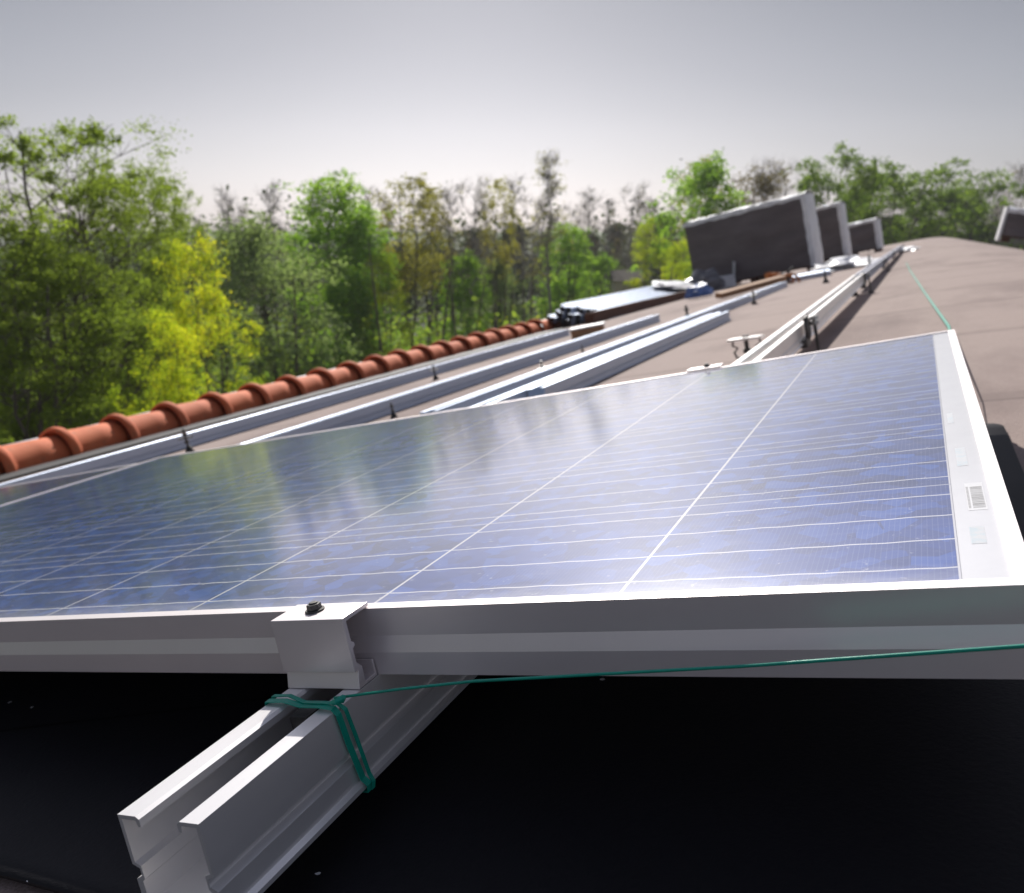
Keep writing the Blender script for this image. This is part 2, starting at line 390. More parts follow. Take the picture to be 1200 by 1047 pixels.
# ------------------------------------------------------------------ solar panels
U3 = Vector((-.97357, 0, -.22840)); Z3 = Vector((.22840, 0, -.97357)); O3 = Vector((.032414, .388501, -.147803))
PM = Matrix(((-U3.x, 0, -Z3.x, O3.x), (0, 1, 0, O3.y), (-U3.z, 0, -Z3.z, O3.z), (0, 0, 0, 1)))   # local x = right, y = away, z = up off the glass
def make_panel(mat, label):
    root = empty('solar_panel', mat=mat, label=label, cat='solar panel', group='blue solar panels on the near rails')
    x0, x1, y0, y1 = -1.61, .030, -.0107, .9660
    pr = [(.0028, 0), (.0113, 0), (.0113, -.0022), (.0062, -.0045), (.0062, -.0387), (.028, -.0387), (.028, -.0407), (0, -.0407), (0, -.0268), (.0028, -.0173), (.0022, -.0006)]
    pr = pr[:-1]
    f = MB(); n = len(pr)
    corners = [(x0, y0, 1, 1), (x1, y0, -1, 1), (x1, y1, -1, -1), (x0, y1, 1, -1)]
    f.add([(cx + sx * d, cy + sy * d, z) for cx, cy, sx, sy in corners for d, z in pr],
          [(k * n + i, ((k + 1) % 4) * n + i, ((k + 1) % 4) * n + (i + 1) % n, k * n + (i + 1) % n) for k in range(4) for i in range(n)])
    f.build('frame', M['alu_frame'], root)
    b = MB(); b.box(x0 + .005, x1 - .005, y0 + .005, y1 - .005, -.0045, -.0014); b.build('backsheet', M['back'], root)
    c = MB(); q = -.0009
    c.add([(-10 * PITCH, 0.0012, q), (0, 0.0012, q), (0, 6 * PITCH, q), (-10 * PITCH, 6 * PITCH, q)], [(0, 1, 2, 3)])
    c.build('solar_cells', M['cells'], root)
    jb = MB(); jb.box(-.86, -.72, .80, .90, -.028, -.005); jb.build('junction_box', M['rubber'], root, bevel=.003)
    return root
near = make_panel(PM, 'large blue solar panel in the foreground with a white barcode strip on its right margin')
lb = MB(); z = -.00130
lb.add([(.0070, .104, z), (.0162, .104, z), (.0162, .158, z), (.0070, .158, z)], [(0, 1, 2, 3)])
t = NT('white paper label'); t.set(Base_Color=(.60, .60, .61), Roughness=.4, Coat_Weight=.6); 
label = lb.build('barcode_label', t.m, near)
bars = MB(); rnd = random.Random(4); y = .108; z = -.00122
while y < .150:
    w_ = rnd.choice([.0005, .0009, .0014])
    bars.add([(.0095, y, z), (.0155, y, z), (.0155, y + w_, z), (.0095, y + w_, z)], [(0, 1, 2, 3)]); y += w_ + rnd.choice([.0006, .001, .0014])
t = NT('grey printing ink'); t.set(Base_Color=(.27, .27, .28), Roughness=.5)
bars.build('barcode_print', t.m, label)
dg = MB(); y = .108
while y < .150:
    dg.add([(.0074, y, z), (.0086, y, z), (.0086, y + .0016, z), (.0074, y + .0016, z)], [(0, 1, 2, 3)]); y += .0027
dg.build('serial_digits', t.m, label)
t = NT('faint blue film residue'); t.set(Base_Color=t.mix(t.ramp(t.noise(160, 3, .6), [(.45, (0, 0, 0)), (.6, (1, 1, 1))]), (.47, .48, .50), (.40, .46, .50)), Roughness=.4); M['bluemark'] = t.m
for (a, b, c_, d_) in ((.006, .0125, .050, .076), (.005, .011, .200, .250), (.003, .007, .335, .375)):
    bm_ = MB(); bm_.add([(a, c_, -.0013), (b, c_, -.0013), (b, d_, -.0013), (a, d_, -.0013)], [(0, 1, 2, 3)])
    bm_.build('blue_mark', M['bluemark'], near)

Mn = PM @ Matrix.Translation((-1.635 , -.015, -.004)) @ Matrix.Rotation(R(-.6), 4, 'Y') @ Matrix.Translation((-.035, 0, .0))
far_p = make_panel(Mn, 'neighbouring solar panel at the left edge, seen as a grey sliver beyond the big panel')

# ------------------------------------------------------------------ mounting rail with slot on top (local x across, z up, origin at top right edge)
RW = .0545
def rail_profile():
    t_ = .0022
    # outer right side going down, under, up the left side, then the inside of the slot
    R_ = [(0, 0), (0, -.0265), (-.0045, -.0285), (-.0045, -.0325), (0, -.0345), (0, -.0460), (.0034, -.0475), (.0034, -.0500)]
    L_ = [(-RW - x, z) for x, z in reversed(R_)]
    Li = [(-RW, 0), (-RW + .0125, 0), (-RW + .0145, -.0015), (-RW + .0145, -.0055), (-RW + .0125, -.0055), (-RW + .0118, -.0022), (-RW + t_, -.0022),
          (-RW + t_, -.0255), (-RW + .0058, -.0270), (-RW + .0058, -.0340), (-RW + .0040, -.0355), (-RW + .0040, -.0478)]
    Ri = [(-RW - x, z) for x, z in reversed(Li)]
    return R_ + L_[:-1] + Li + Ri[:-1]
RP = rail_profile()
def make_rail(name, mat, length, seg=1, alu_='alu', **kw):
    root = MB(); root.prism_y(RP, 0, length)
    o = root.build(name, M[alu_], None, bevel=0, **kw); o.matrix_world = mat
    return o
RT = -.0409
# near long rail: its top right edge runs at panel x = -.3145
nr = empty('mounting_rail', mat=PM @ Matrix.Translation((-.3145, -.155, RT)), label='slotted aluminium rail jutting out toward the camera from under the near panel', cat='rail', group='aluminium mounting rails')
mm = MB(); mm.prism_y(RP, 0, 5.05); mm.build('rail_body', M['alu'], nr)
nt = MB()   # channel nut and bolt shank standing in the slot
nt.box(-.034, -.021, .100, .118, -.030, -.004); nt.tube([(-.0275, .109, -.045), (-.0275, .109, -.030)], .004, 8); nt.build('channel_nut', M['steel_dark'], nr)

def rail_at(x, y0, length, label, alu_='alu_dull', group='aluminium mounting rails', lift=0.0, yaw=0):
    """a rail lying on the roof with its right lower edge at x"""
    a = math.atan(slope(x - .03)); z = prof(x, y0) + .002 + lift
    mt = Matrix.Translation((x, y0, z)) @ Matrix.Rotation(yaw, 4, 'Z') @ Matrix.Rotation(-math.atan(PT), 4, 'X') @ Matrix.Rotation(-a, 4, 'Y') @ Matrix.Translation((0, 0, .050))
    return make_rail('mounting_rail', mt, length, label=label, cat='rail', alu_=alu_, group=group)
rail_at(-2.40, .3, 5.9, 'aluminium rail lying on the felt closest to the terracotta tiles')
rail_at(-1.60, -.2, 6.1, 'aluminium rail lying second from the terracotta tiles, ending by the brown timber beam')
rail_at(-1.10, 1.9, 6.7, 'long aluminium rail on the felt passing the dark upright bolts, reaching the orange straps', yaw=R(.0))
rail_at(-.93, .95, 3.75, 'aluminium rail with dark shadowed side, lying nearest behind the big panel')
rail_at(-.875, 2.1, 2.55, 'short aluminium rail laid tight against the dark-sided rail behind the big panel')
# the fixed rail goes on toward the far end of the roof
ang = 0
def fixed_rail(y0, length, label):
    P_ = PM @ Vector((-.3145, 0, RT)); 
    zz = P_.z - PT * (y0 - 5.0)
    mt = Matrix.Translation((P_.x, y0, zz)) @ Matrix.Rotation(-math.atan(PT), 4, 'X') @ Matrix.Rotation(-math.asin(.2284), 4, 'Y')
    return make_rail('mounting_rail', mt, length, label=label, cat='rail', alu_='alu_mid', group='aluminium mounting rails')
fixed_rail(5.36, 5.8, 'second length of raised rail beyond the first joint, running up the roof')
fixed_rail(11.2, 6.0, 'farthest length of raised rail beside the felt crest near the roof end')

# supports under the fixed rails, and free hanger bolts
def bolt_mesh(m_, h, r=.005):
    m_.tube([(0, 0, -.01), (0, 0, h)], r, 8)
def make_bolt(h, cross, name='hanger_bolt'):
    root = empty(name)
    a = MB(); a.tube([(0, 0, 0), (0, 0, .006), (0, 0, .02), (0, 0, .032)], [.022, .021, .013, .009], 12); a.build('rubber_seal', M['rubber'], root, smooth=True)
    b = MB(); bolt_mesh(b, h, .0055); b.build('threaded_rod', M['steel_dark'], root)
    for z_ in (h * .42, h * .72):
        c = MB(); c.tube([(0, 0, z_), (0, 0, z_ + .009)], .011, 6); c.build('nut', M['steel_dark'], root)
    if cross:
        d = MB(); d.box(-.030, .030, -.014, .014, h * .60, h * .60 + .005); d.build('bracket_plate', M['steel_dark'], root)
    return root
proto_bolt = make_bolt(.11, True); proto_b2 = make_bolt(.085, False)
used = set()
def put_bolt(px, py, label, cross=True, s=1.0, rz=0):
    src = proto_bolt if cross else proto_b2
    o = src if src.name not in used else copy_tree(src); used.add(src.name)
    g = ground(px, py); o.location = g; o.rotation_euler = (0, -math.atan(slope(g.x)), rz); o.scale = (s, s, s)
    tag(o, label, 'bolt', 'hanger bolts sticking up from the felt'); return o
put_bolt(223, 531, 'dark hanger bolt with cross plate standing near the left end of the tile ridge', True, .8, .4)
put_bolt(511, 445, 'dark hanger bolt standing right below the middle of the tile ridge', True, .75, .2)
put_bolt(462, 490, 'small dark bolt peeking over the back edge of the big panel', False, .6)
put_bolt(638, 447, 'dark hanger bolt with cross plate between two loose rails behind the panel', True, .7, 1.0)
put_bolt(683, 413, 'tiny dark bolt head beside the loose rails, below the white timber block', False, .45)
put_bolt(807, 380, 'dark hanger bolt with pale tip near the end of the brown beam', False, 1.3)
put_bolt(884, 357, 'dark hanger bolt casting a smudge of shadow on bare felt by the orange strap', True, .95, .8)
put_bolt(1002, 347, 'hanger bolt beside the joint of the raised rail', True, .9, .3)
put_bolt(968, 332, 'small far hanger bolt left of the raised rail joint', False, 1.3)
put_bolt(1020, 318, 'farthest hanger bolt beside the raised rail', True, 1.4)

# rail couplers / round clamps at the joints
def coupler(y, label):
    P_ = PM @ Vector((-.3145, 0, RT)); z_ = P_.z - PT * (y - 5)
    mt = Matrix.Translation((P_.x, y, z_)) @ Matrix.Rotation(-math.asin(.2284), 4, 'Y')
    root = empty('rail_support', mat=mt, label=label, cat='bracket', group='supports carrying the raised rail')
    a = MB(); a.box(-.014, -.009 + .018, -.045, .045, -.075, -.052); a.box(.006, .012, -.03, .03, -.0505, .004); a.build('bracket', M['steel_dark'], root, bevel=.001)
    b = MB(); b.tube([(.030, 0, -.115), (.030, 0, .004)], .0045, 8); b.build('threaded_rod', M['steel_dark'], root)
    c = MB(); c.tube([(.030, 0, -.02), (.030, 0, -.010)], .012, 6); c.build('nut', M['steel'], root); c = MB(); c.tube([(.030, 0, -.006), (.030, 0, .003)], .012, 6); c.build('nut', M['steel'], root)
    d = MB(); d.tube([(.030, 0, -.125), (.030, 0, -.10)], [.024, .014], 12); d.build('rubber_seal', M['rubber'], root)
    r_ = MB(); r_.tube([(.012, .030 * math.cos(q), -.024 + .030 * math.sin(q)) for q in [2 * math.pi * k / 18 for k in range(19)]], .0035, 6); r_.build('ring', M['steel_dark'], root, smooth=True)
    return root
coupler(2.42, 'dark bolt support peeking over the back edge of the big panel beside the raised rail')
coupler(5.15, 'ring shaped support at the first joint of the raised rail')
coupler(8.1, 'ring shaped support midway along the second raised rail')
coupler(11.1, 'ring shaped support at the farther joint of the raised rail')
coupler(17.1, 'last support at the far end of the raised rail')

# ------------------------------------------------------------------ clamps
def end_clamp(mat, label, full=True):
    root = empty('end_clamp', mat=mat, label=label, cat='clamp', group='aluminium clamps gripping the panel edge')
    w_ = .0545
    # side outline (y away, z up): hooked plate over the frame, tall front wall, stepped foot; extruded along x
    pl = [(-.030, .0030), (-.0045, .0030), (-.0045, .0004), (-.0268, .0004), (-.0268, -.0120), (-.0245, -.0135), (-.0245, -.0155), (-.0268, -.0165), (-.0268, -.0250),
          (-.0230, -.0290), (-.0230, -.0385), (-.0135, -.0385), (-.0135, -.0300), (-.0118, -.0300), (-.0118, -.0405), (-.0300, -.0405), (-.0272, -.0300), (-.030, -.0300)]
    f = MB(); n = len(pl)
    f.add([(x, y_, z_) for x in (-w_, 0) for y_, z_ in pl], [(i, (i + 1) % n, n + (i + 1) % n, n + i) for i in range(n)] + [tuple(range(n))[::-1], tuple(range(n, 2 * n))])
    f.build('clamp_body', M['alu_frame'], root, bevel=.0004)
    b = MB(); b.tube([(-.031, -.016, .003), (-.031, -.016, .0042)], .0060, 20); b.tube([(-.031, -.016, .0042), (-.031, -.016, .0076)], [.0047, .0044], 6); b.tube([(-.031, -.016, .0076), (-.031, -.016, .0086)], [.0028, .0024], 10)
    b.tube([(-.031, -.016, -.036), (-.031, -.016, .0004)], .003, 8)
    b.build('bolt', M['steel_dark'], root, bevel=.0003)
    return root
end_clamp(PM @ Matrix.Translation((-.3150, 0, 0)), 'boxy aluminium end clamp with dark bolt on the front edge of the big panel')
mc = end_clamp(PM @ Matrix.Translation((-.3600, .9553, 0)) @ Matrix.Rotation(math.pi, 4, 'Z'), 'bright aluminium clamp on the back edge of the big panel')
# standing bracket beyond the panel
g = ground(877, 421)
br = empty('mounting_bracket', g, (0, -math.atan(slope(g.x)), R(-8)), label='white topped bracket with curled legs standing on felt behind the big panel', cat='bracket')
b = MB(); b.box(-.050, .050, -.022, .022, .058, .066); b.build('top_plate', M['alu'], br, bevel=.001)
for s_ in (-1, 1):
    b = MB(); b.tube([(s_ * .040, 0, .058), (s_ * .043, 0, .045), (s_ * .028, 0, .036), (s_ * .040, 0, .024), (s_ * .034, 0, .008), (s_ * .016, 0, .004)], .0035, 6)
    b.build('curled_leg', M['steel_dark'], br)
b = MB(); b.tube([(0, 0, -.005), (0, 0, .070)], .007, 8); b.tube([(0, 0, .02), (0, 0, .032)], .013, 6); b.tube([(0, 0, .066), (0, 0, .072)], .011, 6); b.build('threaded_rod', M['steel_dark'], br)

# ------------------------------------------------------------------ teal tape and string
def ribbon(m_, pts, wdir, w_, th=.0006):
    """flat tape along pts; wdir = width direction per point"""
    vs = []
    P_ = [Vector(p) for p in pts]
    for i, p in enumerate(P_):
        d = (P_[min(i + 1, len(P_) - 1)] - P_[max(i - 1, 0)]).normalized(); wv = Vector(wdir[i]); wv = (wv - wv.dot(d) * d).normalized(); nn = d.cross(wv)
        for a, b in ((-1, -1), (1, -1), (1, 1), (-1, 1)): vs.append(p + wv * a * w_ / 2 + nn * b * th / 2)
    n = len(P_)
    m_.add(vs, [(i * 4 + k, i * 4 + (k + 1) % 4, i * 4 + 4 + (k + 1) % 4, i * 4 + 4 + k) for i in range(n - 1) for k in range(4)] + [(3, 2, 1, 0), (4 * n - 4, 4 * n - 3, 4 * n - 2, 4 * n - 1)])
xr = -.3145; y_t = -.051; T = RT
tape = empty('tape_strap', mat=PM, label='flat teal plastic strap tied round the near rail in front of the clamp', cat='strap')
m = MB()
yv = (0, 1, 0)
e = .0016
pts = [(xr - RW - e, y_t + .004, T - .046), (xr - RW - e, y_t + .003, T - .004), (xr - RW - e * .3, y_t + .003, T + e), (xr - RW * .75, y_t + .0025, T + e + .0008), (xr - RW * .5, y_t + .001, T + .0002), (xr - RW * .2, y_t - .002, T + e + .0006), (xr - .001, y_t - .003, T + e),
       (xr + e, y_t - .003, T - .002), (xr + e, y_t - .001, T - .02), (xr + e + .001, y_t + .002, T - .044), (xr + e + .0036, y_t + .003, T - .048), (xr + e + .0030, y_t + .003, T - .0520), (xr - .01, y_t + .003, T - .0520)]
ribbon(m, pts, [yv] * len(pts), .0042)
m.build('tape_loop', M['teal'], tape)
m = MB()
pts2 = [(p[0] + (.0009 if p[0] > xr - .01 else -.0009 if p[0] < xr - RW else 0), p[1] + .0042 + .002 * math.sin(i), p[2] + (.0009 if abs(p[0] - xr + RW / 2) < RW / 2 else 0)) for i, p in enumerate(pts)]
ribbon(m, pts2, [yv] * len(pts2), .0028, .0005)
m.build('tape_second_turn', M['teal'], tape)
m = MB(); m.tube([(xr + .001, y_t + .003, T + .003), (xr + .0035, y_t + .002, T + .0055), (xr + .002, y_t - .003, T + .0055), (xr - .002, y_t - .001, T + .004)], .0017, 6); m.build('knot', M['teal'], tape)
# string: knot -> along the front of the frame -> past the right end -> back over the roof
PI_ = PM.inverted()
def on_v(px, py, v):
    d = Vector(ray(px, py)); t_ = (O3.y + v) / d.y; return d * t_
S0 = PM @ Vector((xr - .004, y_t + .003, T + .0045))
Sa = on_v(555, 798.5, -.034); Sb = on_v(870, 781, -.033); S1 = on_v(1200, 757.5, -.034); d = (S1 - Sa).normalized(); S2 = S1 + d * .012
far = [Vector((.050, .9, -.196)), Vector((.056, 1.34, -.196)), Vector((.078, 1.6, -.215)), ground(1112, 383, .030), ground(1085, 345, .018), ground(1067, 318, .01), ground(1062, 308, .008)]
m = MB()
ctrl = [S0, S0.lerp(Sa, .5) + Vector((0, 0, .0006)), Sa, Sb, S1, S2, S2 + Vector((.002, .03, -.002))] + far
m.tube(ctrl, [.00085] * 7 + [.001, .0011, .0012, .004, .004, .004, .003], 6)
m.build('string', M['teal'], None, smooth=True, label='teal string stretched from the near rail past the panel and up the felt roof', cat='string')

# ------------------------------------------------------------------ terracotta ridge tiles
def make_tile(L=.335):
    root = empty('ridge_tile')
    m_ = MB(); n = 20
    prof_ = [(0, .132), (.012, .136), (.030, .137), (.040, .134), (.050, .118), (.075, .110), (.20, .107), (L + .03, .104)]
    rings = []
    for (y_, r) in prof_:
        rings.append([(r * math.cos(math.pi * k / n), y_, r * math.sin(math.pi * k / n) * 1.02) for k in range(n + 1)])
    th = .014
    inner = [[((r - th) * math.cos(math.pi * k / n), y_, (r - th) * math.sin(math.pi * k / n) * 1.02) for k in range(n + 1)] for (y_, r) in prof_]
    vs = [p for rg in rings for p in rg] + [p for rg in inner for p in rg]; N_ = n + 1; K = len(prof_); o2 = K * N_
    fs = []
    for j in range(K - 1):
        for k in range(n):
            fs.append((j * N_ + k, j * N_ + k + 1, (j + 1) * N_ + k + 1, (j + 1) * N_ + k)); fs.append((o2 + j * N_ + k + 1, o2 + j * N_ + k, o2 + (j + 1) * N_ + k, o2 + (j + 1) * N_ + k + 1))
    for k in range(n): fs.append((k + 1, k, o2 + k, o2 + k + 1)); fs.append(((K - 1) * N_ + k, (K - 1) * N_ + k + 1, o2 + (K - 1) * N_ + k + 1, o2 + (K - 1) * N_ + k))
    for k in (0, n):
        for j in range(K - 1): fs.append((j * N_ + k, (j + 1) * N_ + k, o2 + (j + 1) * N_ + k, o2 + j * N_ + k))
    m_.add(vs, fs)
    me_o = m_.build('ridge_tile', M['tile'], None, smooth=True)
    bpy.data.objects.remove(root); return me_o
tile = make_tile()
rnd = random.Random(7)
TL = .325; ty = .9; k = 0
while ty < 8.35:
    o = tile if k == 0 else tile.copy()
    if k: col.objects.link(o)
    a = math.atan(slope(-3.4)) * .25
    o.location = (-3.515 + rnd.uniform(-.004, .004), ty, prof(-3.4, ty) - .012 + rnd.uniform(-.003, .003))
    o.rotation_euler = (-math.atan(PT) - .012 + rnd.uniform(-.006, .006), -a + rnd.uniform(-.03, .03), rnd.uniform(-.012, .012))
    lab = 'terracotta ridge tile with a raised collar in the long row at the roof edge'
    if k == 0: pass
    tag(o, lab, 'roof tile', 'terracotta ridge tiles in the row at the roof edge'); o['k'] = k; del o['k']
    ty += TL; k += 1

# ------------------------------------------------------------------ pile at the end of the tiles
a0 = -math.atan(slope(-3.2))
hb = make_rail('mounting_rail', Matrix.Identity(4), 4.6, label='x', cat='rail', alu_='alu_pile')
cp = MB(); cp.prism_y([(-.0005, -.001), (-.0005, -.049), (-RW + .0005, -.049), (-RW + .0005, -.001)], -.004, .001); cp.build('end_shade', M['rubber'], hb)  # black plate stands in for the shaded hollow of each rail end
first = True; rnd = random.Random(3)
zb = lambda y: prof(-3.3, y) + .105
cnt = 0
for row, cols_ in enumerate((11, 10, 8)):
    for c_ in range(cols_):
        if first: o = hb; first = False
        else: o = copy_tree(hb)
        x = -3.42 + .062 * c_ + (.062 if row == 1 else .05 if row == 2 else .13 if row == 3 else 0) + rnd.uniform(-.003, .003); y_ = 8.25 + rnd.uniform(-.03, .12) + row * .04 + (rnd.uniform(0, .25) if row == 2 else 0)
        o.matrix_world = Matrix.Translation((x, y_, zb(y_) + .053 * row - .10 * (x + 3.3) + rnd.uniform(0, .002))) @ Matrix.Rotation(-math.atan(PT) + rnd.uniform(-.0005, .0005), 4, 'X') @ Matrix.Rotation(rnd.uniform(-.004, .004), 4, 'Z') @ Matrix.Rotation(R(5.6), 4, 'Y')
        tag(o, 'slotted rail in the pile of loose rails stacked at the end of the tile ridge', 'rail', 'rails piled at the end of the tile ridge')
# brown beam carrying the pile
m = MB(); m.box(-.05, .05, 0, 6.9, 0, .11); bm1 = m.build('timber_beam', M['timber'], None, bevel=.004, label='long dark brown timber beam lying under the piled rails', cat='beam', group='timber beams by the roof edge')
bm1.matrix_world = Matrix.Translation((-2.88, 8.0, prof(-2.88, 8.0) + .002)) @ Matrix.Rotation(R(-1.5), 4, 'Z') @ Matrix.Rotation(-math.atan(PT) , 4, 'X') @ Matrix.Rotation(-math.atan(slope(-2.9)), 4, 'Y')
bm2 = bm1.copy(); col.objects.link(bm2); bm2['label'] = 'outer dark timber beam at the roof edge, hidden mostly by the piled rails'
bm2.matrix_world = Matrix.Translation((-3.37, 8.35, prof(-3.37, 8.35) + .0)) @ Matrix.Rotation(-math.atan(PT), 4, 'X')@ Matrix.Rotation(-math.atan(slope(-3.3)), 4, 'Y')
g = ground(690, 395)
m = MB(); m.box(-.11, .11, -.05, .05, 0, .06); o = m.build('timber_block', M['timber_pale'], None, bevel=.004, label='short pale timber block with a white top in front of the rail pile', cat='timber block')
o.location = g + Vector((0, 0, .004)); o.rotation_euler = (0, -math.atan(slope(g.x)), R(12))
m = MB(); m.box(-.12, .12, -.06, .06, .0605, .074); m.build('white_cap', M['flash'], o, bevel=.003)

def blob(name, mat, size, seed, rough=.25, parent=None, sub=3, sharp=1.0, flat=True, **kw):
    import bmesh
    from mathutils import noise
    bm = bmesh.new(); bmesh.ops.create_icosphere(bm, subdivisions=sub, radius=1)
    for v in bm.verts:
        p = v.co.copy(); n = noise.fractal(p * 1.7 + Vector((seed, seed * 2, 0)), 1.0, 2.1, 4) ; n2 = abs(noise.noise(p * 4.3 + Vector((seed, 0, 3))))
        v.co = p * (1 + rough * n - rough * sharp * n2)
        if v.co.z < -.35: v.co.z = -.35
        v.co.z += .35
        v.co = Vector((v.co.x * size[0], v.co.y * size[1], v.co.z * size[2]))
    me = bpy.data.meshes.new(name); bm.to_mesh(me); bm.free(); me.materials.append(mat)
    if not flat: me.polygons.foreach_set('use_smooth', [True] * len(me.polygons))
    o = bpy.data.objects.new(name, me); col.objects.link(o)
    if parent: o.parent = parent
    return tag(o, **kw)
def seat(o, px, py, rz=0, lift=0, x=None):
    g = at_x(px, py, x) if x is not None else ground(px, py)
    o.location = (g.x, g.y, prof(g.x, g.y) + lift) if x is not None else g + Vector((0, 0, lift))
    o.rotation_euler = (0, -math.atan(slope(g.x)), rz); return o
o = blob('plastic_sheet_bundle', M['greybag'], (.30, .24, .24), 3.1, .35, label='dark grey crumpled plastic bundle beside the white box at the roof edge', cat='plastic bundle'); seat(o, 826, 343, .3, .02)
o = blob('clear_film_heap', M['film'], (.32, .30, .13), 5.7, .5, label='pale translucent film heap at the far end of the rail pile', cat='film heap'); seat(o, 801, 346, 0, .02)
o = blob('blue_bag', M['blue'], (.17, .16, .12), 9.2, .3, label='small blue bag under the dark grey plastic bundle', cat='bag'); seat(o, 820, 350, 0, .02)
g = ground(848, 338)
bx = empty('cardboard_box', g + Vector((0, 0, .01)), (0, -math.atan(slope(g.x)), R(20)), label='open white box with raised flap in front of the tall panel stack', cat='box')
m = MB(); m.box(-.20, .17, -.15, .15, 0, .17); m.build('box_body', M['film'], bx, bevel=.004)
m = MB(); m.add([(.17, -.15, .17), (.17, .15, .17), (.20, .15, .36), (.20, -.15, .36), (.175, -.15, .17), (.175, .15, .17), (.206, .15, .36), (.206, -.15, .36)], [(0, 1, 2, 3), (7, 6, 5, 4), (3, 2, 6, 7), (0, 3, 7, 4), (1, 5, 6, 2)]); m.build('flap', M['film'], bx)
for q in (-.13, -.03): m = MB(); m.tube([(q, -.149, .11), (q, -.158, .11)], .03, 12); m.build('hand_hole', M['rubber'], bx)
# batten and straps
def straight(name, pa, pb, w_, h_, mat, **kw):
    d = (pb - pa); L = d.length; y_ = d.normalized(); x_ = y_.cross(Vector((0, 0, 1))).normalized(); z_ = x_.cross(y_)
    m_ = MB(); m_.box(-w_ / 2, w_ / 2, 0, L, 0, h_); o = m_.build(name, mat, None, bevel=.003, **kw)
    o.matrix_world = Matrix(((x_.x, y_.x, z_.x, pa.x), (x_.y, y_.y, z_.y, pa.y), (x_.z, y_.z, z_.z, pa.z), (0, 0, 0, 1))); return o
straight('timber_batten', ground(842, 350, .02), ground(918, 329, .06), .09, .05, M['timber_pale'], label='pale brown timber batten leading to the orange straps', cat='batten')
g = ground(917, 334)
st = empty('cargo_strap', g, label='tangled orange cargo strap lying below the tall panel stack', cat='strap')
m = MB(); rnd = random.Random(12)
for q in range(7):
    c0 = Vector((rnd.uniform(-.12, .10), rnd.uniform(-.12, .12), .05)); r0 = rnd.uniform(.05, .12)
    m.tube([c0 + Vector((r0 * math.cos(t_), r0 * .7 * math.sin(t_), .05 * math.sin(t_ * 2 + q) + .02)) for t_ in [k_ * .5 for k_ in range(11)]], .013, 5)
m.build('webbing', M['orange'], st)
m = MB(); m.box(-.05, .07, -.04, .04, .03, .12); m.tube([(.02, 0, .10), (.10, .02, .19)], .014, 6); m.build('ratchet', M['steel_dark'], st, bevel=.004)
o = blob('crumpled_film', M['film'], (.42, .9, .10), 12.3, .6, label='crumpled white film lying on felt at the foot of the tall panel stack', cat='film'); seat(o, 985, 316, .1, .005)
o = blob('crumpled_film', M['film'], (.20, .5, .06), 2.3, .6, label='small scrap of white film by the far end of the raised rail', cat='film'); seat(o, 1060, 295, .1, .005)
m = MB(); m.box(-.30, .30, -.25, .25, 0, .05); o = m.build('foam_board', M['alu_dull'], None, bevel=.003, label='grey foam board lying on felt right of the orange strap', cat='board'); g = ground(940, 328); o.location = g + Vector((0, 0, .006)); o.rotation_euler = (0, -math.atan(slope(g.x)), .1)

o = blob('film_sheet', M['film'], (.30, .7, .03), 6.3, .5, label='thin crumpled film sheet draped over the far end of the rail pile', cat='film'); o.location = (-3.12, 12.2, zb(12.2) + .135); o.rotation_euler = (0, R(5), .05)
